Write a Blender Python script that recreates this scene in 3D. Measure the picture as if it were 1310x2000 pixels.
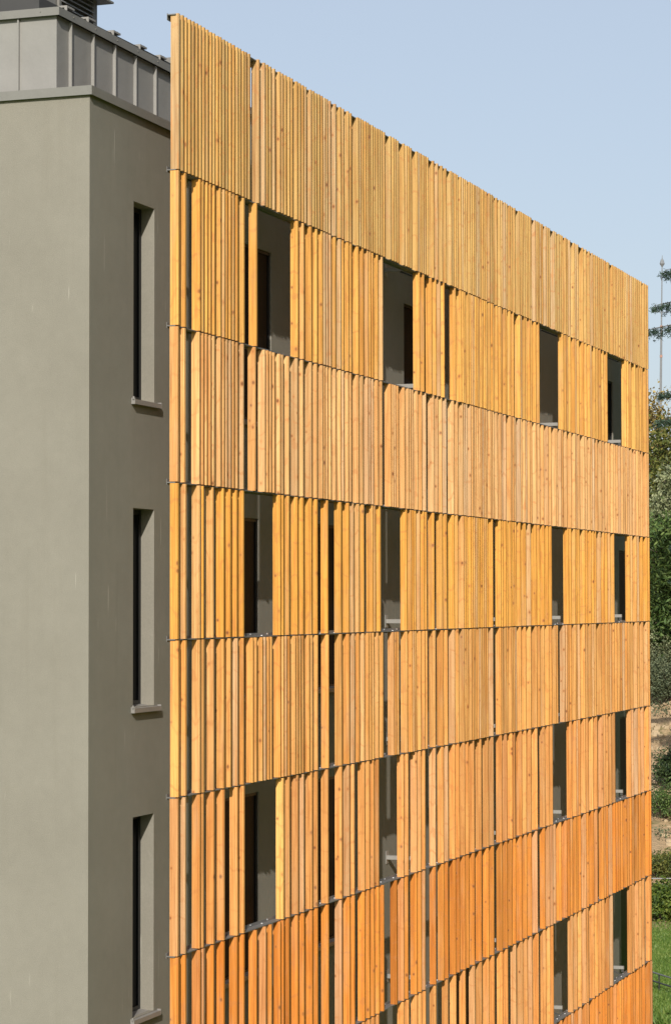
import bpy, math, random
from mathutils import Matrix, Vector, noise
import numpy as np

for _o in list(bpy.data.objects):
    bpy.data.objects.remove(_o)
SC = bpy.context.scene
COL = SC.collection
R = math.radians

# ------------------------------------------------------------ camera
CAM_Z = 10.0
F_PX, PITCH, ROLL = 4801.35, R(2.08884), R(0.09088)
cam = bpy.data.cameras.new('camera')
cam.sensor_fit = 'VERTICAL'; cam.sensor_height = 36.0
cam.lens = F_PX/2000*36.0
cam.clip_start = 0.5; cam.clip_end = 12000
cam_o = bpy.data.objects.new('camera', cam); COL.objects.link(cam_o)
right = Vector((1, 0, 0)); fwd = Vector((0, math.cos(PITCH), math.sin(PITCH))); up = right.cross(fwd)
r2 = right*math.cos(ROLL) - up*math.sin(ROLL); u2 = right*math.sin(ROLL) + up*math.cos(ROLL)
M = Matrix((r2, u2, -fwd)).transposed().to_4x4(); M.translation = (0, 0, CAM_Z)
cam_o.matrix_world = M
SC.camera = cam_o

# ------------------------------------------------------------ facade frame
YAW = R(19.12891)                       # facade direction, measured from +Y towards +X
P0 = (-1.49931, 23.40145)
ZT = CAM_Z + 5.63977                    # top of the timber screen
UDIR = Vector((math.sin(YAW), math.cos(YAW), 0)); NDIR = Vector((math.cos(YAW), -math.sin(YAW), 0))
ROWH = 1.5

# ------------------------------------------------------------ sun and sky
ALPHA, ELEV = R(17.0), R(29.7)
sun_dir = (-UDIR*math.cos(ALPHA) + NDIR*math.sin(ALPHA))*math.cos(ELEV) + Vector((0, 0, math.sin(ELEV)))
sl = bpy.data.lights.new('sun', 'SUN'); sl.energy = 5.0; sl.angle = R(0.53); sl.color = (1.0, 0.945, 0.855)
so = bpy.data.objects.new('sun', sl); COL.objects.link(so)
so.rotation_euler = sun_dir.to_track_quat('Z', 'Y').to_euler(); so.location = (0, 0, 60)
W = bpy.data.worlds.new('World'); SC.world = W; W.use_nodes = True
wn = W.node_tree; wn.nodes.clear()
sky = wn.nodes.new('ShaderNodeTexSky'); sky.sky_type = 'NISHITA'; sky.sun_disc = False
sky.sun_elevation = ELEV
sky.sun_rotation = math.atan2(sun_dir.x, sun_dir.y)
sky.air_density = 1.0; sky.dust_density = 2.0; sky.ozone_density = 1.0; sky.altitude = 100
bg = wn.nodes.new('ShaderNodeBackground'); bg.inputs[1].default_value = 0.15
wo = wn.nodes.new('ShaderNodeOutputWorld')
# even, pale summer haze over the clear sky
hz = wn.nodes.new('ShaderNodeMix'); hz.data_type = 'RGBA'; hz.inputs[0].default_value = 0.62
hz.inputs[7].default_value = (3.75, 4.12, 4.70, 1)
wn.links.new(sky.outputs[0], hz.inputs[6]); wn.links.new(hz.outputs[2], bg.inputs[0]); wn.links.new(bg.outputs[0], wo.inputs[0])
SC.view_settings.view_transform = 'Standard'; SC.view_settings.look = 'None'
SC.view_settings.exposure = 0.0; SC.view_settings.gamma = 1.0
SC.render.engine = 'CYCLES'
try:
    SC.cycles.max_bounces = 8
except Exception:
    pass

# ------------------------------------------------------------ helpers
def srgb(r, g, b):
    def f(c):
        c /= 255.0
        return c/12.92 if c <= 0.04045 else ((c+0.055)/1.055)**2.4
    return (f(r), f(g), f(b), 1)

class NT:
    def __init__(s, name):
        s.m = bpy.data.materials.new(name); s.m.use_nodes = True
        s.t = s.m.node_tree; s.b = s.t.nodes['Principled BSDF']
    def n(s, typ, **kw):
        nd = s.t.nodes.new(typ)
        for k, v in kw.items():
            if k.startswith('i_'):
                key = k[2:]; key = int(key) if key.isdigit() else key.replace('_', ' ')
                nd.inputs[key].default_value = v
            else:
                setattr(nd, k, v)
        return nd
    def l(s, a, b): s.t.links.new(a, b)
    def coord(s, kind='Object', scale=(1, 1, 1)):
        tc = s.n('ShaderNodeTexCoord'); mp = s.n('ShaderNodeMapping'); mp.inputs['Scale'].default_value = scale
        s.l(tc.outputs[kind], mp.inputs[0]); return mp.outputs[0]
    def noise(s, vec, scale, detail=4, rough=0.55):
        nd = s.n('ShaderNodeTexNoise'); nd.inputs['Scale'].default_value = scale
        nd.inputs['Detail'].default_value = detail; nd.inputs['Roughness'].default_value = rough
        s.l(vec, nd.inputs['Vector']); return nd.outputs['Fac']
    def ramp(s, fac, stops):
        nd = s.n('ShaderNodeValToRGB'); e = nd.color_ramp.elements
        while len(e) < len(stops): e.new(0.5)
        for el, (p, c) in zip(e, stops):
            el.position = p; el.color = c if len(c) == 4 else (*c, 1)
        s.l(fac, nd.inputs[0]); return nd.outputs[0]
    def mix(s, fac, a, b, blend='MIX'):
        nd = s.n('ShaderNodeMix', data_type='RGBA', blend_type=blend)
        for sock, v in ((nd.inputs[0], fac), (nd.inputs[6], a), (nd.inputs[7], b)):
            if hasattr(v, 'links'): s.l(v, sock)
            else: sock.default_value = v
        return nd.outputs[2]
    def math(s, op, a, b=0.0, clamp=False):
        nd = s.n('ShaderNodeMath', operation=op, use_clamp=clamp)
        for sock, v in ((nd.inputs[0], a), (nd.inputs[1], b)):
            if hasattr(v, 'links'): s.l(v, sock)
            else: sock.default_value = v
        return nd.outputs[0]
    def bump(s, h, strength=0.3, dist=0.01):
        nd = s.n('ShaderNodeBump'); nd.inputs['Strength'].default_value = strength
        nd.inputs['Distance'].default_value = dist; s.l(h, nd.inputs['Height']); s.l(nd.outputs[0], s.b.inputs['Normal'])
    def rough(s, v, spec=0.4, metal=0.0):
        if hasattr(v, 'links'): s.l(v, s.b.inputs['Roughness'])
        else: s.b.inputs['Roughness'].default_value = v
        s.b.inputs['Specular IOR Level'].default_value = spec; s.b.inputs['Metallic'].default_value = metal
    def color(s, c):
        if hasattr(c, 'links'): s.l(c, s.b.inputs['Base Color'])
        else: s.b.inputs['Base Color'].default_value = c

class MB:
    """collects shapes, builds ONE mesh object"""
    def __init__(s): s.v = []; s.f = []; s.a = []
    def add(s, vs, fs, attr=None):
        o = len(s.v); s.v += [tuple(p) for p in vs]; s.f += [tuple(i+o for i in f) for f in fs]
        if attr is not None: s.a += [attr]*len(vs)
    def box(s, x0, x1, y0, y1, z0, z1, attr=None):
        s.add([(x0,y0,z0),(x1,y0,z0),(x1,y1,z0),(x0,y1,z0),(x0,y0,z1),(x1,y0,z1),(x1,y1,z1),(x0,y1,z1)],
              [(0,3,2,1),(4,5,6,7),(0,1,5,4),(1,2,6,5),(2,3,7,6),(3,0,4,7)], attr)
    def prism(s, pts, z0, z1, attr=None):
        """closed xy outline (counter-clockwise) extruded in z"""
        n = len(pts)
        s.add([(x, y, z0) for x, y in pts]+[(x, y, z1) for x, y in pts],
              [tuple(range(n-1, -1, -1)), tuple(range(n, 2*n))]+[(i, (i+1) % n, n+(i+1) % n, n+i) for i in range(n)], attr)
    def bar(s, p, q, r, n=6, r2=None):
        p, q = Vector(p), Vector(q); d = (q-p)
        if d.length < 1e-6: return
        d.normalize(); a = d.orthogonal().normalized(); b = d.cross(a); r2 = r if r2 is None else r2
        vs = []
        for c, rr in ((p, r), (q, r2)):
            for i in range(n):
                t = 2*math.pi*i/n; vs.append(c + (a*math.cos(t)+b*math.sin(t))*rr)
        s.add(vs, [(i, (i+1) % n, n+(i+1) % n, n+i) for i in range(n)]+[tuple(range(n-1, -1, -1)), tuple(range(n, 2*n))])
    def build(s, name, mat, parent=None, attr_name=None, smooth=False):
        me = bpy.data.meshes.new(name); me.from_pydata(s.v, [], s.f); me.update()
        if attr_name:
            at = me.attributes.new(attr_name, 'FLOAT_COLOR', 'POINT')
            at.data.foreach_set('color', np.array(s.a, dtype=np.float32).ravel())
        if smooth: me.polygons.foreach_set('use_smooth', [True]*len(me.polygons))
        me.materials.append(mat)
        o = bpy.data.objects.new(name, me); COL.objects.link(o)
        if parent is not None: o.parent = parent
        return o

def empty(name, loc=(0, 0, 0), rz=0.0, parent=None):
    o = bpy.data.objects.new(name, None); COL.objects.link(o); o.location = loc; o.rotation_euler = (0, 0, rz)
    o.empty_display_size = 0.3
    if parent is not None: o.parent = parent
    return o
def tag(o, label=None, cat=None, group=None, kind=None):
    if label: o['label'] = label
    if cat: o['category'] = cat
    if group: o['group'] = group
    if kind: o['kind'] = kind
    return o
def px(x, y, d):
    """a point on the ground plan at distance d seen in column x; y only documents the row"""
    return (x-655)/F_PX*d

# ------------------------------------------------------------ materials
def mat_stucco():
    m = NT('grey_stucco'); v = m.coord('Object')
    fine = m.noise(v, 120, 4, 0.75); mid = m.noise(v, 9, 5, 0.6); big = m.noise(v, 0.8, 4)
    tc = m.coord('Object', (7, 7, 0.45)); st = m.noise(tc, 1.0, 4, 0.6)
    c = m.mix(m.ramp(big, [(0.3, (0, 0, 0)), (0.7, (1, 1, 1))]), (0.252, 0.236, 0.198, 1), (0.284, 0.267, 0.226, 1))
    c = m.mix(0.55, c, m.ramp(mid, [(0.3, (0.90, 0.90, 0.90)), (0.7, (1.0, 1.0, 1.0))]), 'MULTIPLY')
    c = m.mix(0.75, c, m.ramp(fine, [(0.36, (0.74, 0.74, 0.74)), (0.64, (1.0, 1.0, 1.0))]), 'MULTIPLY')
    c = m.mix(m.math('MULTIPLY', m.ramp(st, [(0.55, (0, 0, 0)), (0.8, (1, 1, 1))]), 0.30), c, (0.19, 0.175, 0.14, 1))
    # a few pale drips
    vd = m.coord('Object', (24, 24, 1.3)); dr = m.noise(vd, 1.0, 2, 0.5)
    lim = m.noise(m.coord('Object', (2.4, 2.4, 1.6)), 1.0, 1)
    dm = m.math('MULTIPLY', m.ramp(dr, [(0.69, (0, 0, 0)), (0.72, (1, 1, 1))]), m.ramp(lim, [(0.56, (0, 0, 0)), (0.64, (1, 1, 1))]))
    c = m.mix(m.math('MULTIPLY', dm, 0.38), c, (0.50, 0.48, 0.42, 1))
    m.color(c); m.rough(0.9, 0.2); m.bump(fine, 0.6, 0.006)
    return m.m
def mat_zinc(name, base, rough=0.5, spec=0.5):
    m = NT(name); v = m.coord('Object')
    a = m.noise(v, 2.3, 5, 0.6); f = m.noise(v, 45, 3)
    c = m.mix(a, tuple(x*0.86 for x in base[:3])+(1,), tuple(min(1, x*1.12) for x in base[:3])+(1,))
    c = m.mix(0.12, c, m.ramp(f, [(0.3, (0.75, 0.75, 0.75)), (0.7, (1, 1, 1))]), 'MULTIPLY')
    m.color(c); m.rough(m.ramp(a, [(0, (rough*0.8,)*3), (1, (rough*1.2,)*3)]), spec, 0.0); m.bump(a, 0.22, 0.04)
    return m.m
def mat_wood():
    m = NT('pine_slats')
    at = m.n('ShaderNodeAttribute', attribute_name='wood_tone')
    tc = m.n('ShaderNodeTexCoord')
    off = m.n('ShaderNodeCombineXYZ'); k = m.math('MULTIPLY', at.outputs['Alpha'], 40.0)
    m.l(k, off.inputs[0]); m.l(m.math('MULTIPLY', k, 1.7), off.inputs[2])
    ad = m.n('ShaderNodeVectorMath', operation='ADD'); m.l(tc.outputs['Object'], ad.inputs[0]); m.l(off.outputs[0], ad.inputs[1])
    def mp(sc):
        q = m.n('ShaderNodeMapping'); q.inputs['Scale'].default_value = sc; m.l(ad.outputs[0], q.inputs[0]); return q.outputs[0]
    grain = m.noise(mp((95, 95, 1.6)), 1.0, 5, 0.62)
    band = m.noise(mp((30, 30, 0.7)), 1.0, 3, 0.5)
    wob = m.noise(mp((9, 9, 1.1)), 1.0, 2)
    c = m.mix(0.80, at.outputs['Color'], m.ramp(grain, [(0.30, (0.60, 0.46, 0.34)), (0.53, (1.0, 1.0, 1.0)), (0.75, (1.10, 1.12, 1.15))]), 'MULTIPLY')
    c = m.mix(0.8, c, m.ramp(band, [(0.3, (0.76, 0.64, 0.52)), (0.6, (1.06, 1.06, 1.08))]), 'MULTIPLY')
    # knots
    vo = m.n('ShaderNodeTexVoronoi', feature='F1'); vo.inputs['Scale'].default_value = 8.5
    m.l(mp((1, 1, 0.75)), vo.inputs['Vector'])
    sep = m.n('ShaderNodeSeparateColor'); m.l(vo.outputs['Color'], sep.inputs[0])
    keep = m.math('GREATER_THAN', sep.outputs[0], m.math('ADD', 0.14, m.math('MULTIPLY', m.math('FRACT', m.math('MULTIPLY', at.outputs['Alpha'], 7.3)), 0.62)))
    dist = m.math('ADD', vo.outputs['Distance'], m.math('MULTIPLY', m.math('SUBTRACT', wob, 0.5), 0.12))
    dist = m.math('MULTIPLY', dist, m.math('ADD', 1.0, m.math('MULTIPLY', sep.outputs[1], 1.3)))
    kn = m.math('MULTIPLY', m.ramp(dist, [(0.04, (1, 1, 1)), (0.11, (0.6, 0.6, 0.6)), (0.20, (0, 0, 0))]), keep)
    halo = m.math('MULTIPLY', m.ramp(dist, [(0.10, (1, 1, 1)), (0.34, (0, 0, 0))]), keep)
    c = m.mix(m.math('MULTIPLY', halo, 0.55), c, (0.52, 0.20, 0.055, 1))
    c = m.mix(m.math('MULTIPLY', kn, 0.85), c, (0.14, 0.045, 0.016, 1))
    # curved grain figure crossing the boards around the knots
    wv = m.n('ShaderNodeTexWave', wave_type='BANDS', bands_direction='Z'); wv.inputs['Scale'].default_value = 1.15
    wv.inputs['Distortion'].default_value = 9.0; wv.inputs['Detail'].default_value = 2.0; wv.inputs['Detail Scale'].default_value = 2.2
    m.l(mp((1.5, 1.5, 1.0)), wv.inputs['Vector'])
    c = m.mix(m.math('MULTIPLY', m.ramp(wv.outputs['Fac'], [(0.90, (0, 0, 0)), (0.985, (1, 1, 1))]), m.math('MULTIPLY', sep.outputs[2], 0.42)), c, (0.46, 0.17, 0.05, 1))
    # pale weathered patches
    we = m.noise(mp((6, 6, 0.9)), 1.0, 4, 0.6)
    c = m.mix(m.math('MULTIPLY', m.ramp(we, [(0.52, (0, 0, 0)), (0.74, (1, 1, 1))]), 0.30), c, (0.50, 0.36, 0.22, 1))
    # orange resin streaks
    rs = m.noise(mp((22, 22, 1.4)), 1.0, 3, 0.6)
    c = m.mix(m.math('MULTIPLY', m.ramp(rs, [(0.60, (0, 0, 0)), (0.75, (1, 1, 1))]), 0.5), c, (0.62, 0.235, 0.055, 1))
    m.color(c); m.rough(0.55, 0.35); m.bump(grain, 0.25, 0.002)
    return m.m
def mat_plain(name, col, rough=0.6, spec=0.4, metal=0.0, var=0.15, scale=6):
    m = NT(name); v = m.coord('Object'); a = m.noise(v, scale, 4)
    m.color(m.mix(a, tuple(x*(1-var) for x in col[:3])+(1,), tuple(x*(1+var) for x in col[:3])+(1,)))
    m.rough(rough, spec, metal); return m.m
def mat_leaf(name, dark, mid, light, rough=0.55, scale=1.2, trans=0.0):
    m = NT(name); g = m.n('ShaderNodeNewGeometry'); v = m.coord('Object')
    a = m.noise(v, scale, 3, 0.6)
    isl = g.outputs['Random Per Island']
    f = m.math('ADD', m.math('MULTIPLY', a, 0.6), m.math('MULTIPLY', isl, 0.45))
    c = m.ramp(f, [(0.28, dark), (0.52, mid), (0.8, light)])
    m.color(c); m.rough(rough, 0.35)
    if trans:
        tr = m.n('ShaderNodeBsdfTranslucent'); m.l(c, tr.inputs[0]); mx = m.n('ShaderNodeMixShader'); mx.inputs[0].default_value = trans
        out = m.t.nodes['Material Output']; m.l(m.b.outputs[0], mx.inputs[1]); m.l(tr.outputs[0], mx.inputs[2]); m.l(mx.outputs[0], out.inputs[0])
    return m.m

STUCCO = mat_stucco()
ZINC = mat_zinc('zinc_cladding', (0.245, 0.238, 0.222), 0.48)
ZINC_D = mat_zinc('zinc_trim', (0.19, 0.185, 0.17), 0.45)
DARKROOF = mat_plain('dark_roof_membrane', (0.05, 0.05, 0.05), 0.8)
WOOD = mat_wood()
STEEL = mat_zinc('galvanised_steel', (0.30, 0.30, 0.30), 0.42, 0.6)
STEEL_D = mat_zinc('weathered_steel', (0.16, 0.155, 0.15), 0.5, 0.5)
BRACKET = mat_plain('painted_bracket', (0.28, 0.27, 0.25), 0.5, 0.5)
BOLT = mat_plain('bright_bolt', (0.7, 0.7, 0.7), 0.3, 0.6, 0.5)
STRUT = mat_plain('dark_strut', (0.06, 0.06, 0.055), 0.6)
SILL = mat_plain('aluminium_sill', (0.22, 0.21, 0.20), 0.4, 0.6, 0.0)
FRAME = mat_plain('dark_window_frame', (0.014, 0.015, 0.017), 0.45)
GLASS = mat_plain('dark_glass', (0.006, 0.007, 0.009), 0.35, 0.04, 0.0, 0.05)

# ============================================================ BUILDING
bld = empty('office_building', (P0[0], P0[1], 0), math.pi/2-YAW)
tag(bld, 'grey stucco office block with zinc attic and a long screen of orange pine slats', 'building')
WALL_Y = 0.60                # wall plane behind the slat fronts
CX = -0.708                  # corner of the stucco block
END = 24.0; DEPTH = 13.0; REC = 0.16; REC2 = 0.035
ZC = ZT-0.80                 # top of the stucco
def Z(z): return ZT+z        # heights relative to the top of the screen

wins = []                    # (x0, x1, z0, z1)
for j in range(4):
    wins.append((0.31, 0.822, Z(-3.66-3*j), Z(-1.725-3*j)))
nleft = len(wins)
wins += [(3.0, 4.12, Z(-3.66), Z(-1.725)), (9.05, 10.15, Z(-3.66), Z(-1.725)), (20.3, 21.39, Z(-3.66), Z(-1.725)), (14.0, 15.1, Z(-3.66), Z(-1.725))]
for j in (1, 2, 3):
    for a, b in ((2.6, 3.72), (5.3, 6.4), (11.1, 12.2), (21.85, 22.9)):
        wins.append((a, b, Z(-3.66-3*j), Z(-1.725-3*j)))

def wall_sheet(mb, holes, x0, x1, z0, z1, y, rec):
    xs = sorted(set([x0, x1]+[h[0] for h in holes]+[h[1] for h in holes])); zs = sorted(set([z0, z1]+[h[2] for h in holes]+[h[3] for h in holes]))
    for a, b in zip(xs, xs[1:]):
        for c, d in zip(zs, zs[1:]):
            mx, mz = (a+b)/2, (c+d)/2
            if any(h[0] < mx < h[1] and h[2] < mz < h[3] for h in holes): continue
            mb.add([(a, y, c), (b, y, c), (b, y, d), (a, y, d)], [(0, 1, 2, 3)])
    for (a, b, c, d) in holes:
        yy = y+(rec if a < 1 else REC2)
        mb.add([(a, y, c), (a, yy, c), (a, yy, d), (a, y, d)], [(0, 1, 2, 3)])
        mb.add([(b, y, c), (b, y, d), (b, yy, d), (b, yy, c)], [(0, 1, 2, 3)])
        mb.add([(a, y, d), (a, yy, d), (b, yy, d), (b, y, d)], [(0, 1, 2, 3)])
        mb.add([(a, y, c), (b, y, c), (b, yy, c), (a, yy, c)], [(0, 1, 2, 3)])
mb = MB()
wall_sheet(mb, wins, CX, END, 0, ZC, WALL_Y, REC)
mb.add([(CX, WALL_Y, 0), (CX, WALL_Y, ZC), (CX, DEPTH, ZC), (CX, DEPTH, 0)], [(0, 1, 2, 3)])
mb.add([(END, WALL_Y, 0), (END, DEPTH, 0), (END, DEPTH, ZC), (END, WALL_Y, ZC)], [(0, 1, 2, 3)])
mb.add([(CX, DEPTH, 0), (CX, DEPTH, ZC), (END, DEPTH, ZC), (END, DEPTH, 0)], [(0, 1, 2, 3)])
mb.build('wall', STUCCO, bld)
mb = MB(); mb.box(CX+0.02, END-0.02, WALL_Y+0.02, DEPTH-0.02, ZC-0.05, ZC-0.02); mb.build('roof_deck', DARKROOF, bld)

for (a, b, c, d) in wins:
    rec = REC if a < 1 else REC2; y = WALL_Y+rec
    m1 = MB(); fw = 0.05 if a < 1 else 0.035
    m1.box(a+.002, a+fw, y-0.02, y+0.03, c+.002, d-.002); m1.box(b-fw, b-.002, y-0.02, y+0.03, c+.002, d-.002)
    m1.box(a+fw, b-fw, y-0.018, y+0.03, d-fw, d-.002); m1.box(a+fw, b-fw, y-0.018, y+0.03, c+.002, c+fw)
    w = m1.build('window', FRAME, bld)
    m2 = MB(); m2.box(a+fw, b-fw, y-0.005, y+0.012, c+fw, d-fw); m2.build('pane', GLASS, w)
    m3 = MB()
    # folded sill: sloping top, front lip, end upstands
    o0, o1 = a-0.045, b+0.085
    yf = WALL_Y-0.038
    m3.add([(o0, yf, c-0.012), (o1, yf, c-0.012), (b-.003, WALL_Y+rec-0.021, c+0.012), (a+.003, WALL_Y+rec-0.021, c+0.012)], [(0, 1, 2, 3)])
    m3.box(o0, o1, yf-0.003, yf, c-0.055, c-0.010)
    m3.box(o0, o1, yf, WALL_Y-0.002, c-0.052, c-0.049)
    for xx in (o0-0.006, o1):
        m3.box(xx, xx+0.006, yf-0.004, WALL_Y-0.002, c-0.056, c+0.004)
    m3.bar((o0-0.012, yf+0.01, c-0.010), (o0-0.012, yf+0.01, c+0.018), 0.010)
    m3.build('sill', SILL, w)

# coping of the stucco block
mb = MB(); P = 0.035
x0, y0 = CX-P, WALL_Y-P
for (a, b, c, d) in ((x0, END+P, y0, WALL_Y+0.62), (x0, CX+0.62, WALL_Y+0.62, DEPTH)):
    mb.box(a, b, c, d, Z(-0.815), Z(-0.795))
mb.box(x0-.002, x0+0.006, y0, DEPTH, Z(-0.882), Z(-0.797)); mb.box(x0, END+P, y0-.002, y0+0.006, Z(-0.883), Z(-0.798))
mb.build('parapet_coping', ZINC_D, bld)

# zinc attic with standing seams
AX, AY, AT = 0.055, 1.31, 0.105
mb = MB()
mb.box(AX, END-1.0, AY, DEPTH-1.0, Z(-0.82), Z(AT))
mb.build('attic_wall', ZINC, bld)
mb = MB()
for i in range(44):
    xx = 0.335+0.527*i
    if xx < END-1.1: mb.box(xx-0.008, xx+0.008, AY-0.035, AY-0.001, Z(-0.79), Z(AT-0.012))
for i in range(20):
    yy = 1.715+0.527*i
    if yy < DEPTH-1.2: mb.box(AX-0.030, AX-0.001, yy-0.008, yy+0.008, Z(-0.79), Z(AT-0.012))
mb.build('standing_seams', ZINC, bld)
mb = MB(); o = 0.05
mb.box(AX-o, END-0.9, AY-o, AY-o+0.008, Z(AT-0.01), Z(AT+0.07)); mb.box(AX-o-.002, AX-o+0.008, AY-o+.002, DEPTH-0.9, Z(AT-0.01), Z(AT+0.068))
mb.box(AX-o+.001, END-0.9, AY-o+.001, AY+0.25, Z(AT+0.05), Z(AT+0.071)); mb.box(AX-o+.001, AX+0.25, AY+0.25, DEPTH-0.9, Z(AT+0.05), Z(AT+0.071))
mb.box(END-0.91, END-0.9, AY-o+.002, DEPTH-0.9, Z(AT-0.01), Z(AT+0.068))
for i in range(30):
    xx = 0.335+0.527*i; mb.bar((xx, AY-o-.006, Z(AT+0.035)), (xx, AY-o+.002, Z(AT+0.035)), 0.008)
    yy = AY+0.15+0.5*i
    if yy < DEPTH-1: mb.bar((AX-o-.008, yy, Z(AT+0.035)), (AX-o+.002, yy, Z(AT+0.035)), 0.007)
mb.build('attic_coping', ZINC_D, bld)

# raised roof behind the attic edge, its clips, upper box and louvred vent
mb = MB()
mb.add([(0.30, 1.62, Z(0.10)), (4.05, 1.62, Z(0.10)), (4.05, 1.62, Z(0.40)), (0.30, 1.62, Z(0.375)),
        (0.30, DEPTH-1.3, Z(0.10)), (4.05, DEPTH-1.3, Z(0.10)), (4.05, DEPTH-1.3, Z(0.62)), (0.30, DEPTH-1.3, Z(0.60))],
       [(0, 1, 2, 3), (5, 4, 7, 6), (3, 2, 6, 7), (0, 3, 7, 4), (1, 5, 6, 2), (0, 4, 5, 1)])
rr = mb.build('roof', DARKROOF, bld)
for xx in (0.9, 1.42, 2.05, 2.75, 3.3):
    mb = MB()
    mb.box(xx, xx+0.18, 1.60, 1.78, Z(0.402), Z(0.422)); mb.box(xx, xx+0.012, 1.60, 1.63, Z(0.37), Z(0.402))
    mb.box(xx+0.16, xx+0.18, 1.63, 1.76, Z(0.422), Z(0.442))
    mb.build('roof_clip', ZINC, rr)
mb = MB(); mb.box(3.78, 3.86, 1.60, 1.75, Z(0.33), Z(0.50)); mb.box(3.70, 3.86, 1.75, 1.78, Z(0.41), Z(0.47)); mb.build('gutter_end', ZINC_D, rr)
mb = MB(); mb.box(0.40, 1.52, 2.02, 6.0, Z(0.30), Z(1.30)); mb.box(0.86, 0.88, 1.985, 2.018, Z(0.37), Z(1.30)); mb.box(0.37, 0.398, 2.5, 2.52, Z(0.36), Z(1.30))
mb.box(0.385, 1.54, 2.0, 6.02, Z(1.301), Z(1.35)); mb.build('attic_box', ZINC, bld)
vent = MB(); vx0, vx1, vy0, vy1, vz0, vz1 = 1.56, 2.50, 2.0, 3.0, Z(0.38), Z(0.86)
for (a, b) in ((vx0, vx0+0.05), (vx1-0.09, vx1)):
    vent.box(a, b, vy0, vy0+0.05, vz0, vz1)
vent.box(vx0+0.05, vx1-0.09, vy0+0.06, vy1, vz0, vz1); vent.box(vx0, vx0+0.05, vy0+0.05, vy1, vz0, vz1); vent.box(vx1-0.09, vx1, vy0+0.05, vy1, vz0, vz1)
v = vent.build('roof_vent', ZINC_D, bld)
mb = MB()
for i in range(9):
    z = vz0+0.03+i*0.052
    mb.add([(vx0+0.05, vy0-.002, z), (vx1-0.09, vy0-.002, z), (vx1-0.09, vy0+0.055, z+0.045), (vx0+0.05, vy0+0.055, z+0.045),
            (vx0+0.05, vy0-.002, z-0.008), (vx1-0.09, vy0-.002, z-0.008), (vx1-0.09, vy0+0.055, z+0.037), (vx0+0.05, vy0+0.055, z+0.037)],
           [(0, 1, 2, 3), (7, 6, 5, 4), (0, 4, 5, 1), (1, 5, 6, 2), (2, 6, 7, 3), (3, 7, 4, 0)])
mb.build('louvres', STEEL, v)
mb = MB()
mb.add([(vx0-.15, vy0-.13, vz1), (vx1+.15, vy0-.13, vz1), (vx1+.15, vy1+.13, vz1), (vx0-.15, vy1+.13, vz1),
        (vx0-.15, vy0-.13, vz1+.02), (vx1+.15, vy0-.13, vz1+.02), (vx1+.15, vy1+.13, vz1+.02), (vx0-.15, vy1+.13, vz1+.02), ((vx0+vx1)/2, (vy0+vy1)/2, vz1+.14)],
       [(3, 2, 1, 0), (0, 1, 5, 4), (1, 2, 6, 5), (2, 3, 7, 6), (3, 0, 4, 7), (4, 5, 8), (5, 6, 8), (6, 7, 8), (7, 4, 8)])
mb.build('vent_cap', ZINC_D, v)

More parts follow.
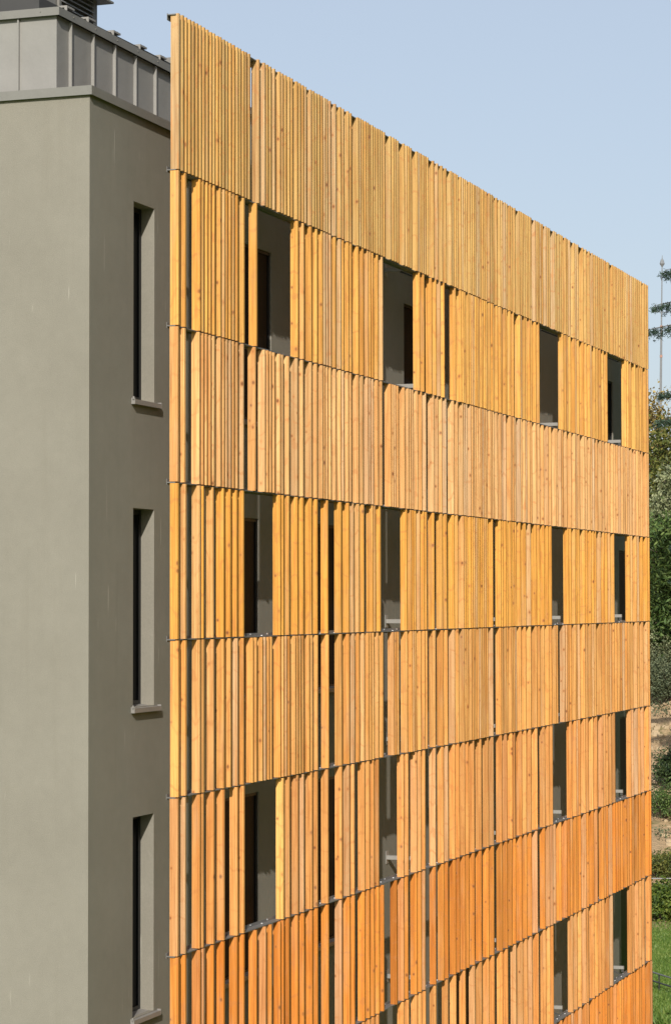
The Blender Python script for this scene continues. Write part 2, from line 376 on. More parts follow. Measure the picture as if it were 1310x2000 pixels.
# ------------------------------------------------------------ timber screen
SLATS = [
    [5, 15, 24, 33, 42, 51, 60, 69, 78, 88, 96, 105, 113, 122, 131, 140, 149, 159, 167, 176, 184, 193, 220, 237, 246, 255, 266, 283, 291, 301, 311, 320, 336, 345, 355, 364, 381, 390, 399, 408, 417, 426, 435, 445, 463, 481, 491, 508, 518, 544, 552, 561, 571, 580, 588, 597, 606, 615, 624, 633, 643, 668, 678, 688, 697, 722, 732, 741, 750, 776, 784, 793, 802, 812, 821, 847, 865, 884, 902, 927, 936, 946, 956, 973, 982, 991, 1000, 1016, 1025, 1034, 1042, 1052, 1060, 1068, 1080, 1088, 1097, 1114, 1126, 1134, 1152, 1170, 1180, 1196, 1205, 1223, 1233, 1249, 1275, 1285, 1294, 1304, 1314, 1324, 1333, 1341, 1366, 1378, 1388, 1398, 1409, 1430, 1441, 1452, 1482, 1493, 1511, 1522, 1532, 1554, 1565, 1580, 1610, 1621, 1635, 1670, 1689, 1713, 1736, 1754, 1770, 1785, 1801, 1814, 1828, 1847, 1855, 1885, 1899, 1910, 1924, 1938, 1955, 1969, 1984, 1998, 2013, 2032, 2045, 2063, 2078, 2093, 2111, 2136, 2151, 2167],
    [4, 21, 58, 67, 77, 86, 96, 112, 122, 130, 139, 149, 158, 176, 212, 337, 355, 381, 399, 417, 426, 435, 445, 462, 480, 490, 507, 517, 543, 560, 579, 587, 597, 615, 633, 783, 802, 836, 855, 873, 892, 944, 971, 981, 990, 1007, 1016, 1025, 1034, 1042, 1050, 1058, 1069, 1078, 1088, 1096, 1114, 1125, 1132, 1152, 1168, 1175, 1195, 1202, 1221, 1239, 1275, 1284, 1303, 1311, 1331, 1340, 1365, 1384, 1534, 1553, 1562, 1580, 1609, 1618, 1637, 1669, 1689, 1712, 1722, 1750, 1769, 1789, 1811, 1837, 1982, 2000, 2020, 2056, 2086, 2101, 2116, 2147, 2164],
    [3, 20, 57, 67, 76, 85, 95, 112, 121, 130, 140, 148, 158, 174, 209, 237, 246, 255, 265, 282, 291, 308, 335, 353, 381, 398, 417, 425, 434, 444, 462, 479, 489, 506, 516, 542, 559, 578, 586, 596, 614, 630, 666, 675, 684, 694, 720, 737, 746, 755, 774, 791, 809, 844, 862, 880, 899, 934, 952, 978, 988, 997, 1015, 1024, 1032, 1042, 1051, 1062, 1069, 1077, 1087, 1096, 1113, 1123, 1130, 1149, 1169, 1176, 1194, 1221, 1228, 1237, 1247, 1273, 1282, 1302, 1310, 1328, 1338, 1364, 1384, 1408, 1436, 1454, 1483, 1493, 1517, 1530, 1553, 1582, 1608, 1619, 1639, 1671, 1688, 1712, 1724, 1739, 1762, 1791, 1812, 1834, 1853, 1877, 1894, 1913, 1933, 1952, 1969, 1984, 1998, 2024, 2054, 2075, 2090, 2111, 2148, 2163],
    [4, 22, 58, 67, 93, 120, 138, 156, 174, 282, 291, 309, 335, 353, 380, 398, 434, 480, 507, 524, 543, 560, 595, 603, 622, 728, 746, 755, 765, 782, 799, 810, 844, 880, 899, 934, 951, 979, 988, 997, 1013, 1023, 1033, 1042, 1050, 1059, 1069, 1077, 1087, 1096, 1122, 1166, 1175, 1192, 1201, 1220, 1228, 1238, 1247, 1272, 1301, 1328, 1363, 1381, 1409, 1434, 1453, 1561, 1579, 1606, 1615, 1634, 1670, 1687, 1713, 1731, 1748, 1782, 1809, 1830, 1851, 1881, 2004, 2023, 2058, 2076, 2109, 2147, 2165],
    [5, 23, 59, 68, 94, 121, 139, 158, 175, 202, 211, 229, 238, 248, 256, 282, 292, 301, 310, 328, 336, 345, 354, 373, 382, 399, 435, 481, 507, 526, 543, 561, 578, 587, 597, 614, 631, 676, 684, 693, 728, 748, 757, 765, 784, 801, 812, 847, 882, 901, 935, 952, 980, 989, 998, 1016, 1024, 1033, 1040, 1050, 1058, 1068, 1077, 1087, 1095, 1122, 1165, 1174, 1193, 1201, 1221, 1229, 1238, 1245, 1273, 1300, 1328, 1364, 1382, 1408, 1434, 1451, 1479, 1489, 1535, 1549, 1560, 1577, 1606, 1615, 1632, 1667, 1686, 1713, 1729, 1745, 1783, 1807, 1829, 1842, 1856, 1880, 1897, 1919, 1938, 1958, 1978, 1998, 2024, 2057, 2075, 2108, 2148, 2163],
    [4, 22, 59, 67, 94, 121, 158, 176, 291, 309, 336, 354, 381, 398, 434, 481, 507, 524, 562, 579, 596, 614, 712, 730, 766, 783, 801, 846, 882, 901, 935, 953, 980, 997, 1025, 1060, 1096, 1121, 1165, 1192, 1221, 1237, 1273, 1299, 1326, 1362, 1407, 1433, 1453, 1576, 1605, 1615, 1631, 1667, 1686, 1721, 1749, 1791, 1809, 1828, 1852, 1879, 2004, 2023, 2058, 2077, 2109, 2149, 2167],
    [5, 23, 59, 68, 94, 121, 157, 176, 211, 238, 255, 282, 291, 308, 335, 354, 381, 398, 434, 480, 507, 525, 561, 579, 596, 614, 632, 684, 711, 728, 765, 783, 800, 846, 882, 900, 935, 953, 980, 997, 1025, 1059, 1095, 1121, 1165, 1192, 1218, 1237, 1271, 1299, 1326, 1361, 1406, 1434, 1452, 1471, 1506, 1541, 1561, 1578, 1604, 1614, 1633, 1667, 1685, 1720, 1748, 1792, 1808, 1824, 1853, 1880, 1897, 1916, 1933, 1967, 1987, 2004, 2024, 2060, 2077, 2111, 2150, 2166],
    [4, 22, 59, 67, 94, 121, 158, 176, 291, 309, 336, 354, 381, 398, 434, 481, 507, 524, 562, 579, 596, 614, 711, 730, 766, 784, 800, 845, 899, 935, 979, 1025, 1059, 1094, 1122, 1165, 1193, 1238, 1274, 1301, 1327, 1364, 1407, 1434, 1453, 1577, 1606, 1632, 1667, 1681, 1721, 1747, 1773, 1794, 1828, 1855, 2003, 2020, 2055, 2079, 2106, 2152, 2164],
    [4, 22, 59, 67, 94, 121, 158, 176, 211, 238, 255, 291, 309, 336, 354, 381, 398, 434, 481, 507, 524, 562, 579, 596, 614, 632, 684, 711, 730, 766, 784, 800, 845, 899, 935, 979, 1025, 1059, 1094, 1122, 1165, 1193, 1238, 1274, 1301, 1327, 1364, 1407, 1434, 1453, 1471, 1506, 1541, 1561, 1577, 1606, 1632, 1667, 1681, 1721, 1747, 1773, 1794, 1808, 1829, 1851, 1880, 1915, 1934, 1960, 1990, 2006, 2026, 2059, 2080, 2106, 2148, 2168],
    [4, 22, 59, 67, 94, 121, 158, 176, 291, 309, 336, 354, 381, 398, 434, 481, 507, 524, 562, 579, 596, 614, 712, 730, 766, 783, 801, 846, 882, 901, 935, 953, 980, 997, 1025, 1060, 1096, 1121, 1165, 1192, 1221, 1237, 1273, 1299, 1326, 1362, 1407, 1433, 1453, 1576, 1605, 1615, 1631, 1667, 1686, 1721, 1749, 1791, 1809, 1828, 1852, 1879, 2004, 2023, 2058, 2077, 2109, 2149, 2167],
]
TONES = [(0.640, 0.430, 0.175), (0.760, 0.440, 0.130), (0.760, 0.470, 0.200), (0.790, 0.430, 0.105), (0.730, 0.400, 0.125),
         (0.740, 0.375, 0.120), (0.700, 0.290, 0.062), (0.730, 0.370, 0.120), (0.690, 0.280, 0.062), (0.73, 0.36, 0.11)]
VAR = [0.15, 0.17, 0.17, 0.11, 0.18, 0.20, 0.19, 0.21, 0.19, 0.15]
T, D = 0.039, 0.082
rng = random.Random(11)
BAYS = [3.1, 6.68, 10.9, 14.6, 18.6]
for k, row in enumerate(SLATS):
    zt, zb = ZT-k*ROWH-0.006, ZT-(k+1)*ROWH+0.006
    cuts = [b for b in BAYS]
    groups = [[] for _ in range(len(cuts)+1)]
    for r in row:
        x = r/100.0
        groups[sum(x > c for c in cuts)].append(x)
    for g in groups:
        if not g: continue
        mb = MB()
        for x in g:
            base = TONES[k]; v = VAR[k]
            q = rng.gauss(-0.02, v*0.62); h = max(-0.09, min(0.16, rng.gauss(0.01, v*0.6))); w = max(0, rng.random()-0.74)*1.9
            kb = 0.80 if k in (2, 4, 5, 7) else 0.70; base = (base[0]*0.91, base[1]*0.83, base[2]*kb*0.95); c = [base[0]*(1+q+0.15*h), base[1]*(1+q-0.32*h), base[2]*(1+q-1.0*h)]
            grey = (0.55, 0.41, 0.28)
            c = [max(0.02, min(0.85, c[i]*(1-w)+grey[i]*w)) for i in range(3)]
            dy = rng.uniform(-0.002, 0.002); tl = rng.uniform(0, 0.003); x1 = x+rng.uniform(-.001, .001); x0 = x1-T; e = 0.004
            pts = [(x0, dy+e), (x0+e, dy), (x1-e, dy), (x1, dy+e), (x1, D), (x0, D)]
            if k == 0: z1 = ZT-0.006+0.018+rng.uniform(-.004, .004)
            else: z1 = zt-tl
            mb.prism(pts, zb+tl, z1, (c[0], c[1], c[2], rng.random()))
        mb.build('slat_panel', WOOD, bld, 'wood_tone')

# steel rails between the rows
for k in range(len(SLATS)+1):
    z = ZT-k*ROWH
    mb = MB()
    mb.box(-0.004, 21.69, 0.026, 0.112, z-0.005, z+0.005)
    mb.box(0.0, 21.69, 0.1122, 0.118, z-0.05 if k == 0 else z-0.02, z+0.035 if k else z+0.014)
    r = mb.build('rail', STEEL_D, bld)
    mb = MB()
    for i in range(48):
        xx = 0.18+i*0.45+((i*37) % 7)*0.02
        mb.bar((xx, 0.096, z+0.005), (xx, 0.096, z+0.013), 0.011)
        if i < 48 and k: mb.bar((xx+0.2, 0.105, z+0.022), (xx+0.2, 0.112, z+0.022), 0.009)
    mb.build('bolts', BOLT, r)
for k in range(1, len(SLATS)):
    z = ZT-k*ROWH; mb = MB(); mb.box(0.50, 0.54, 0.126, 0.235, z-0.075, z-0.03); mb.box(0.49, 0.55, 0.1185, 0.126, z-0.09, z-0.006)
    mb.build('clamp', STEEL, bld)
# brackets tying the rails to the wall
for k in range(1, len(SLATS)+1):
    z = ZT-k*ROWH
    for xx in (8.27, 11.9, 15.53, 19.88):
        mb = MB()
        mb.box(xx-0.025, xx+0.025, 0.119, WALL_Y-0.008, z+0.085, z+0.135)
        mb.box(xx-0.05, xx+0.05, WALL_Y-0.0078, WALL_Y-0.001, z+0.03, z+0.19)
        b = mb.build('bracket', BRACKET, bld)
        mb = MB()
        p, q = Vector((xx, 0.40, z+0.083)), Vector((xx, 0.15, z-0.02))
        mb.bar(p, q, 0.014, 4); mb.box(xx-0.02, xx+0.02, 0.1185, 0.16, z+0.036, z+0.084)
        mb.build('strut', STRUT, b)
mb = MB(); mb.box(0.0, 21.6, 0.15, 0.55, -0.3, ZT-10*ROWH-0.05); mb.build('plinth', STUCCO, bld)

# ============================================================ LAND
def hgt(x, y):
    """terrain: flat lawn, then a sandy bank climbing to a wooded terrace"""
    yy = y + 0.12*(x-10)
    if yy < 77: h = 0
    elif yy < 100: h = (yy-77)*0.27 - 0.4*math.sin((yy-77)/23*math.pi)*0.5
    elif yy < 140: h = 6.2+(yy-100)*0.07
    else: h = 9.0*1 + min(0.0, 0)
    if yy >= 77:
        a = min(1, (yy-77)/6)
        h += a*(0.35*noise.noise((x*0.25, y*0.25, 3))+0.12*noise.noise((x*0.9, y*0.9, 7)))
    h = max(h, 0) if yy < 79 else h
    if x > 21 and y < 140: h += min(24, (x-21)*1.15)*min(1, (140-y)/40)*min(1, max(0, (y+120)/40))  # unseen steep hillside added under the wood that blocks sky light
    return h
xs = [-3000, -1200, -500, -200, -80, -40, -20, -10, -4]+[x*0.5 for x in range(0, 60)]+[31, 34, 37, 40, 45, 50, 70, 100, 200, 500, 1200, 3000]
ys = [-200, -120, -80, -50, -20, 0, 20, 40, 55, 65, 72]+[74+0.5*i for i in range(64)]+[107, 110, 115, 120, 130, 140, 160, 200, 300, 600, 1200, 2500, 6000]
vs = [(x, y, hgt(x, y)) for y in ys for x in xs]; nx = len(xs)
fs = [(j*nx+i, j*nx+i+1, (j+1)*nx+i+1, (j+1)*nx+i) for j in range(len(ys)-1) for i in range(nx-1)]
m = NT('ground'); v = m.coord('Object')
sep = m.n('ShaderNodeSeparateXYZ'); m.l(v, sep.inputs[0])
n1 = m.noise(v, 0.55, 5, 0.6); n2 = m.noise(v, 6, 4, 0.65); n3 = m.noise(v, 30, 3, 0.7)
lawn = m.mix(n2, (0.075, 0.145, 0.022, 1), (0.140, 0.220, 0.036, 1))
lawn = m.mix(m.ramp(n3, [(0.35, (0, 0, 0)), (0.7, (1, 1, 1))]), lawn, (0.17, 0.23, 0.05, 1))
sand = m.mix(n2, (0.30, 0.20, 0.115, 1), (0.50, 0.37, 0.22, 1))
sand = m.mix(m.ramp(n3, [(0.3, (1, 1, 1)), (0.45, (0, 0, 0))]), sand, (0.13, 0.09, 0.055, 1))
yv = m.math('ADD', m.math('ADD', sep.outputs[1], m.math('MULTIPLY', sep.outputs[0], 0.12)), m.math('MULTIPLY', n1, 2.0))
edge = m.ramp(m.math('MULTIPLY', m.math('SUBTRACT', yv, 77.2), 0.8, clamp=True), [(0, (0, 0, 0)), (1, (1, 1, 1))])
scrub = m.mix(n2, (0.05, 0.075, 0.022, 1), (0.13, 0.13, 0.05, 1))
bank = m.mix(m.ramp(n1, [(0.58, (0, 0, 0)), (0.68, (1, 1, 1))]), sand, scrub)
c = m.mix(edge, lawn, bank)
dirt = m.ramp(m.noise(v, 0.9, 3), [(0.70, (0, 0, 0)), (0.73, (1, 1, 1))])
c = m.mix(m.math('MULTIPLY', dirt, 0.8), c, (0.33, 0.18, 0.08, 1))
m.color(c); m.rough(0.95, 0.1); m.bump(n2, 0.6, 0.15)
g = MB(); g.v = vs; g.f = fs
tag(g.build('ground', m.m, smooth=True), kind='structure')

# -------- foliage helpers
def leaf_quads(mb, c, size, rg, aspect=1.6, up=0.3):
    """one small leaf (a bent pair of faces)"""
    n = Vector((rg.gauss(0, 1), rg.gauss(0, 1), rg.gauss(0, 1)+up)).normalized()
    a = n.orthogonal().normalized(); a.rotate(Matrix.Rotation(rg.uniform(0, 6.28), 3, n)); b = n.cross(a)
    L, Wd = size*rg.uniform(0.7, 1.3), size/aspect*rg.uniform(0.7, 1.2)
    c = Vector(c)
    mb.add([c-a*L/2, c+b*Wd/2+n*Wd*0.15, c+a*L/2, c-b*Wd/2+n*Wd*0.15], [(0, 1, 2), (0, 2, 3)])
def crown(mb, blobs, n_clump, per, size, rg, spread=0.28, aspect=1.6):
    """leaf clumps over the shells of several lobes, leaving gaps"""
    tot = sum(b[3]*b[4] for b in blobs)
    for (x, y, z, r, rz) in blobs:
        k = int(n_clump*r*rz/tot)
        for _ in range(k):
            d = Vector((rg.gauss(0, 1), rg.gauss(0, 1), rg.gauss(0, 1))).normalized()
            rad = rg.uniform(0.55, 1.02)
            c = Vector((x+d.x*r*rad, y+d.y*r*rad, z+d.z*rz*rad))
            s = spread*rg.uniform(0.6, 1.4)
            for _ in range(int(per*rg.uniform(0.5, 1.5))):
                leaf_quads(mb, c+Vector((rg.gauss(0, s), rg.gauss(0, s), rg.gauss(0, s*0.7))), size, rg, aspect)
def limbs(mb, base, top, r0, rg, n=9, reach=2.0):
    base, top = Vector(base), Vector(top); pts = [base]
    for i in range(1, 7):
        t = i/6; p = base.lerp(top, t)+Vector((rg.gauss(0, .08), rg.gauss(0, .08), 0))*(top.z-base.z)*0.12; pts.append(p)
    for i in range(6): mb.bar(pts[i], pts[i+1], r0*(1-i/7.0), 8, r0*(1-(i+1)/7.0))
    for i in range(n):
        t = rg.uniform(0.25, 0.95); k = min(5, int(t*6)); p = pts[k].lerp(pts[k+1], t*6-k)
        a = rg.uniform(0, 6.28); q = p+Vector((math.cos(a), math.sin(a), 0.7))*reach*rg.uniform(0.5, 1)*(1.1-t*0.6)
        mid = p.lerp(q, 0.5)+Vector((0, 0, 0.15)); mb.bar(p, mid, r0*0.4*(1-t*0.5), 6, r0*0.26*(1-t*0.5)); mb.bar(mid, q, r0*0.26*(1-t*0.5), 5, r0*0.08)
BARK = mat_plain('bark', (0.10, 0.08, 0.06), 0.9, 0.2, 0, 0.4, 12)
def make_tree(name, x, y, label, mat, height, rad, seed, n_clump, per, size, group=None, low=0.25, lobes=9, cat='tree', top_r=0.5, aspect=1.6, spread=0.28):
    z0 = hgt(x, y); rg = random.Random(seed)
    t = empty(name, (x, y, z0-0.1)); tag(t, label, cat, group)
    mb = MB(); limbs(mb, (0, 0, 0), (rg.uniform(-.2, .2), rg.uniform(-.2, .2), height*0.9), 0.03*height+0.02, rg, 14, rad*0.8)
    mb.build('trunk', BARK, t)
    blobs = []
    for i in range(lobes):
        tt = (i+0.5)/lobes; zz = height*(low+(1-low)*tt*0.92)
        rr = rad*(1-(1-top_r)*tt)*rg.uniform(0.5, 0.75); a = rg.uniform(0, 6.28); off = rad*(1-(1-top_r)*tt)*0.45
        blobs.append((math.cos(a)*off, math.sin(a)*off, zz, rr, rr*rg.uniform(0.7, 1.0)))
    blobs.append((0, 0, height*(low+(1-low)*0.5), rad*0.62, height*(1-low)*0.46))
    mb = MB(); crown(mb, blobs, n_clump, per, size, rg, spread, aspect); mb.build('crown', mat, t)
    return t

L_OLIVE = mat_leaf('leaves_olive', (0.028, 0.045, 0.010), (0.105, 0.130, 0.026), (0.27, 0.25, 0.06), trans=0.2)
L_GOLD = mat_leaf('leaves_golden', (0.10, 0.08, 0.02), (0.26, 0.19, 0.05), (0.42, 0.32, 0.10), trans=0.2)
L_DARK = mat_leaf('leaves_dark', (0.012, 0.026, 0.010), (0.032, 0.060, 0.018), (0.10, 0.14, 0.045), trans=0.15)
L_PINN = mat_leaf('leaves_fresh', (0.022, 0.048, 0.012), (0.075, 0.135, 0.030), (0.20, 0.27, 0.08), trans=0.2)
L_PALE = mat_leaf('leaves_pale', (0.06, 0.08, 0.03), (0.22, 0.25, 0.12), (0.42, 0.44, 0.26), trans=0.2)
L_GREYG = mat_leaf('leaves_greygreen', (0.03, 0.045, 0.02), (0.09, 0.115, 0.06), (0.19, 0.215, 0.12), trans=0.1)
L_YELL = mat_leaf('leaves_yellowgreen', (0.030, 0.060, 0.010), (0.095, 0.150, 0.020), (0.23, 0.27, 0.05), trans=0.2)
L_CEDAR = mat_leaf('needles_cedar', (0.010, 0.024, 0.014), (0.028, 0.055, 0.034), (0.065, 0.105, 0.065), trans=0.05)

def X(pxx, d): return (pxx-655)/F_PX*d
# wooded terrace behind the bank, from the back to the front
make_tree('golden_tree', X(1262, 112), 112, 'golden-yellow leaved tree whose thin top stands highest beside the slat screen', L_GOLD, 13.4, 1.9, 3, 420, 18, 0.17, 'trees on the bank', 0.35, 11, top_r=0.45)
make_tree('olive_tree', X(1296, 108), 108, 'dark olive-green tree with yellowing leaves just below the golden treetop', L_OLIVE, 11.6, 2.9, 5, 1000, 18, 0.17, 'trees on the bank', 0.30, 11, top_r=0.6)
make_tree('variegated_tree', X(1338, 104), 104, 'tree with pale cream-green leaves at the right edge, in front of the dark trees', L_PALE, 9.4, 2.4, 9, 560, 16, 0.17, 'trees on the bank', 0.62, 7)
make_tree('leafy_tree', X(1306, 102), 102, 'deep green tree with long drooping leaflets in the middle of the wood', L_PINN, 7.4, 2.6, 13, 800, 20, 0.26, 'trees on the bank', 0.18, 9, aspect=3.0)
make_tree('dark_tree', X(1380, 116), 116, 'tall dark evergreen tree behind the pale leaves at the right edge', L_DARK, 9.8, 3.4, 17, 520, 18, 0.2, 'trees on the bank', 0.2, 11)
make_tree('dark_tree', X(1225, 118), 118, 'dark evergreen tree mostly hidden behind the far end of the slat screen', L_DARK, 9.0, 3.6, 19, 420, 18, 0.2, 'trees on the bank', 0.1, 10)
def bush(name, x, y, label, mat, h, rad, seed, n, per, size, group='shrubs on the sandy bank', cat='shrub', aspect=1.6):
    z0 = hgt(x, y); rg = random.Random(seed); t = empty(name, (x, y, z0-0.05)); tag(t, label, cat, group)
    mb = MB()
    for i in range(9):
        a = rg.uniform(0, 6.28); q = Vector((math.cos(a)*rad*0.6, math.sin(a)*rad*0.6, h*rg.uniform(0.5, 0.85)))
        mb.bar((0, 0, 0), q, 0.03, 5, 0.008)
    mb.build('stems', BARK, t)
    blobs = [(rg.uniform(-.5, .5)*rad, rg.uniform(-.5, .5)*rad, h*rg.uniform(0.3, 0.62), rad*rg.uniform(0.4, 0.62), h*rg.uniform(0.25, 0.40)) for _ in range(7)]
    mb = MB(); crown(mb, blobs, n, per, size, rg, 0.14, aspect); mb.build('foliage', mat, t)
bush('ivy_hedge', X(1300, 101), 101.0, 'large pale variegated hedge shrub at the foot of the trees', L_PALE, 2.9, 2.0, 21, 520, 16, 0.11)
bush('grey_shrub', X(1296, 99), 98.6, 'grey-green rounded shrub at the top of the bare sandy bank', L_GREYG, 2.2, 1.5, 23, 420, 16, 0.09)
bush('dark_shrub', X(1313, 89.5), 89.3, 'wide dark green shrub halfway down the sandy bank', L_DARK, 1.5, 1.15, 25, 380, 16, 0.10)
bush('low_shrub', X(1290, 87), 86.6, 'low mid-green plant below the dark shrub on the bank', L_PINN, 1.25, 1.3, 27, 260, 14, 0.08)
bush('clipped_shrub', X(1304, 80.7), 80.6, 'dense olive shrub low on the bank above the pipe rail', L_OLIVE, 1.0, 1.1, 29, 330, 16, 0.08)
bush('yellow_shrub', X(1288, 77.4), 77.3, 'bright yellow-green shrub at the edge of the lawn', L_YELL, 1.2, 0.8, 31, 360, 14, 0.12)

# cedar: trunk beyond the right edge, long level limbs reaching into view
def cedar(x, y, height, seed):
    z0 = hgt(x, y); rg = random.Random(seed); t = empty('cedar_tree', (x, y, z0-0.1))
    tag(t, 'tall dark cedar whose level drooping branches reach in from the right edge', 'tree', 'trees on the bank')
    mb = MB(); nd = MB()
    for i in range(12):
        a, b = i/12, (i+1)/12; mb.bar((0, 0, height*a), (0, 0, height*b), 0.32*(1-a)+0.03, 10, 0.32*(1-b)+0.03)
    limbs_ = [(zz_-z0, a_, l_) for zz_, a_, l_ in ((21.75, math.pi+0.05, 3.50), (20.6, math.pi-0.06, 3.80), (19.75, math.pi, 4.08), (17.5, math.pi+0.05, 3.66), (16.6, math.pi, 3.7))]
    z = 3.0
    while z < height-0.5:
        for j in range(3):
            az = rg.uniform(-1.35, 1.35); L = min(4.6, (height-z)*0.42+0.5)*rg.uniform(0.75, 1.05)
            if z < 11: az = rg.uniform(0, 6.28); L = min(L, 3.2)
            limbs_.append((z+rg.uniform(-.2, .2), az, L))
        z += rg.uniform(0.55, 0.8)
    for (zz, az, L) in limbs_:
            p = Vector((0, 0, zz)); d = Vector((math.cos(az), math.sin(az), 0))
            pts = [p+d*L*s+Vector((0, 0, 0.10*L*s-0.17*L*s*s)) for s in (0, .25, .5, .75, 1)]
            for k in range(4): mb.bar(pts[k], pts[k+1], 0.07*(1-k/4.5), 5, 0.07*(1-(k+1)/4.5))
            side = Vector((-d.y, d.x, 0))
            for s in range(13):
                f = 0.25+0.75*s/12; kk = min(3, int(f*4)); c = pts[kk].lerp(pts[kk+1], f*4-kk)
                for sg in (-1, 1):
                    sl = (1.08-f)*L*0.26+0.10
                    sl *= rg.uniform(0.55, 1.3); e = c+(side*sg*rg.uniform(0.5, 1.0)+d*0.5)*sl+Vector((0, 0, -rg.uniform(0.2, 1.0)*sl-0.05)); mb.bar(c, e, 0.012, 3, 0.005)
                    for u in range(5):
                        g0 = c.lerp(e, 0.15+u*0.21)
                        for _ in range(11):
                            nn = g0+Vector((rg.gauss(0, .07), rg.gauss(0, .07), rg.gauss(-0.04, .05)))
                            dd = Vector((rg.gauss(0, 1), rg.gauss(0, 1), rg.gauss(-0.6, .6))).normalized()*rg.uniform(.08, .18)
                            w = dd.orthogonal().normalized()*0.02
                            nd.add([nn-w, nn+w, nn+dd], [(0, 1, 2)])
    mb.build('trunk', BARK, t); nd.build('foliage', L_CEDAR, t)
cedar(X(1268, 84)+4.15, 84.5, 29.0, 41)

# mast
mx, my = X(1283, 135), 135
mast = empty('antenna_mast', (mx, my, hgt(mx, my)-0.2), 0); tag(mast, 'thin grey antenna mast with a knob on top, rising behind the trees', 'mast')
MET = mat_plain('mast_paint', (0.20, 0.21, 0.22), 0.5); MET2 = mat_plain('mast_red', (0.38, 0.22, 0.17), 0.6)
H = CAM_Z+math.tan(R(7.92))*135-hgt(mx, my)+0.2
mast.rotation_euler = (0, R(1.0), 0)
mb = MB(); mb.bar((0, 0, 0), (0, 0, H*0.55), 0.085, 8, 0.075); mb.bar((0, 0, H*0.55), (0, 0, H*0.82), 0.07, 8, 0.055); mb.bar((0, 0, H*0.82), (0, 0, H-0.35), 0.04, 8, 0.028)
mb.build('pole', MET, mast)
for f in (0.55, 0.74, 0.82):
    mb = MB(); mb.bar((0, 0, H*f-0.07), (0, 0, H*f+0.07), 0.075, 8); mb.build('collar', MET2, mast)
mb = MB(); mb.bar((0, 0, H-0.36), (0, 0, H-0.18), 0.03, 8, 0.14); mb.bar((0, 0, H-0.18), (0, 0, H+0.06), 0.14, 8, 0.07); mb.bar((0, 0, H+0.06), (0, 0, H+0.3), 0.03, 6, 0.01); mb.build('knob', MET, mast)
mb = MB(); mb.bar((-0.45, 0, H*0.86), (0.3, 0, H*0.86), 0.02, 5); mb.build('cross_arm', MET, mast)
for a in (0.4, 2.5, 4.6):
    mb = MB(); mb.bar((0, 0, H*0.56), (math.cos(a)*5, math.sin(a)*5, 0.2), 0.012, 4); mb.build('guy_wire', MET, mast)

# pipe rails
def pipe_rail(x0, y0, x1, y1, zs, label, posts=5, r=0.022):
    z = hgt((x0+x1)/2, (y0+y1)/2); t = empty('pipe_rail', (x0, y0, z)); tag(t, label, 'rail', 'pipe rails in the garden')
    for k, (za, zb) in enumerate(zs):
        mb = MB(); mb.bar((0, 0, za), (x1-x0, y1-y0, zb), r, 8); mb.build('pipe', PIPE_L if k == 0 else PIPE_D, t)
    for i in range(posts):
        f = (i+0.5)/posts; mb = MB(); mb.bar(((x1-x0)*f, (y1-y0)*f, -0.2), ((x1-x0)*f, (y1-y0)*f, zs[0][0]*(1-f)+zs[0][1]*f-r), r*0.9, 6); mb.build('post', PIPE_D, t)
PIPE_L = mat_plain('galvanised_pipe', (0.11, 0.11, 0.105), 0.4, 0.6); PIPE_D = mat_plain('dark_pipe', (0.035, 0.035, 0.035), 0.5)
pipe_rail(X(1225, 64), 65.5, X(1420, 62), 59.0, [(0.42, 0.42), (0.20, 0.20)], 'low double pipe rail crossing the lawn at the bottom right corner')
pipe_rail(X(1240, 79.0), 79.2, X(1500, 79.0), 78.8, [(0.62, 0.66), (0.44, 0.48)], 'grey double pipe rail between the two shrubs above the lawn')

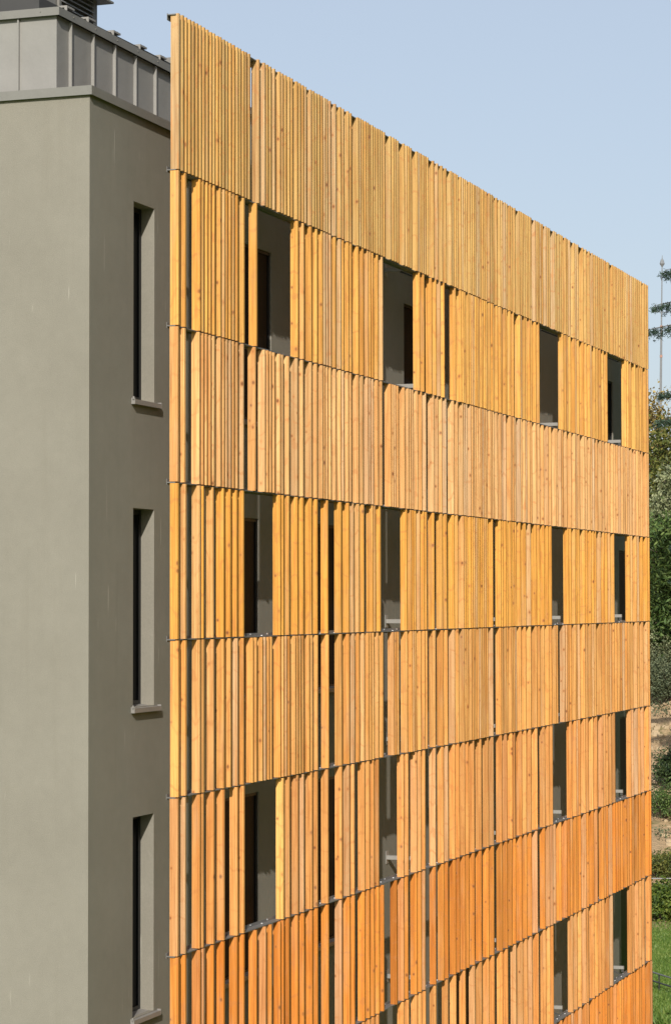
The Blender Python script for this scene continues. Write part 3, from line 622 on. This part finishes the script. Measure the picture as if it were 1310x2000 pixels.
# grass tufts: lawn and weeds
GR = mat_leaf('grass_blades', (0.055, 0.115, 0.016), (0.11, 0.19, 0.030), (0.22, 0.27, 0.07), scale=0.8, trans=0.2)
rg = random.Random(5); mb = MB()
for i in range(26000):
    d = rg.uniform(53, 78); x = X(rg.uniform(1235, 1420), d)
    h = rg.uniform(0.03, 0.09)*(2.6 if d < 60 and noise.noise((x, d, 0)) > -0.1 else 1)
    a = rg.uniform(0, 6.28); w = 0.012*h/0.06; lx, ly = rg.gauss(0, h*0.4), rg.gauss(0, h*0.4); z = hgt(x, d)
    mb.add([(x-math.cos(a)*w, d-math.sin(a)*w, z), (x+math.cos(a)*w, d+math.sin(a)*w, z), (x+lx, d+ly, z+h)], [(0, 1, 2)])
tag(mb.build('grass', GR), 'short green lawn grass with taller weeds at the bottom right', 'grass', kind='stuff')
# stones on the bank
ROCK = mat_plain('sandstone', (0.40, 0.31, 0.20), 0.9, 0.2, 0, 0.25, 9)
rg = random.Random(8); mb = MB()
for i in range(420):
    x = X(rg.uniform(1240, 1420), 92); y = rg.uniform(82, 100); s = rg.uniform(0.04, 0.16); z = hgt(x, y)
    q = [Vector((rg.uniform(.6, 1)*sx, rg.uniform(.6, 1)*sy, rg.uniform(.5, .8)*sz))*s+Vector((x, y, z)) for sz in (-1, 1) for sx, sy in ((-1, -1), (1, -1), (1, 1), (-1, 1))]
    mb.add(q, [(0, 3, 2, 1), (4, 5, 6, 7), (0, 1, 5, 4), (1, 2, 6, 5), (2, 3, 7, 6), (3, 0, 4, 7)])
tag(mb.build('stones', ROCK), 'loose sandstone rubble scattered over the bare bank', 'stones', kind='stuff')
rg = random.Random(15); mb = MB()
for i in range(9000):
    x = X(rg.uniform(1235, 1430), 90); y = rg.uniform(80, 102)
    if noise.noise((x*0.5, y*0.5, 5)) < 0.25: continue
    leaf_quads(mb, (x, y, hgt(x, y)+rg.uniform(0.02, 0.25)), 0.09, rg)
tag(mb.build('ground_cover', L_GREYG), 'patchy low weeds creeping over the sandy bank', 'ground cover', kind='stuff')

# unseen wood added right of the view; blocks sky light from the facade
L_BLOCKER = mat_leaf('sky_blocker_leaves', (0.012, 0.024, 0.008), (0.030, 0.050, 0.014), (0.080, 0.100, 0.030), scale=0.3)
rg = random.Random(77); mb = MB()
for i in range(190):
    y = rg.uniform(-60, 100); x = rg.uniform(25, 46)+max(0, y-60)*0.2; r = rg.uniform(2.8, 4.6); lift = rg.random()*7
    crown(mb, [(x, y, hgt(x, y)+3+lift, r, r*1.15)], 66, 10, 0.8, rg, 0.8)
tag(mb.build('sky_blocker_wood', L_BLOCKER), 'dark unseen wood added beyond the right edge to block sky light', 'wood', kind='stuff')
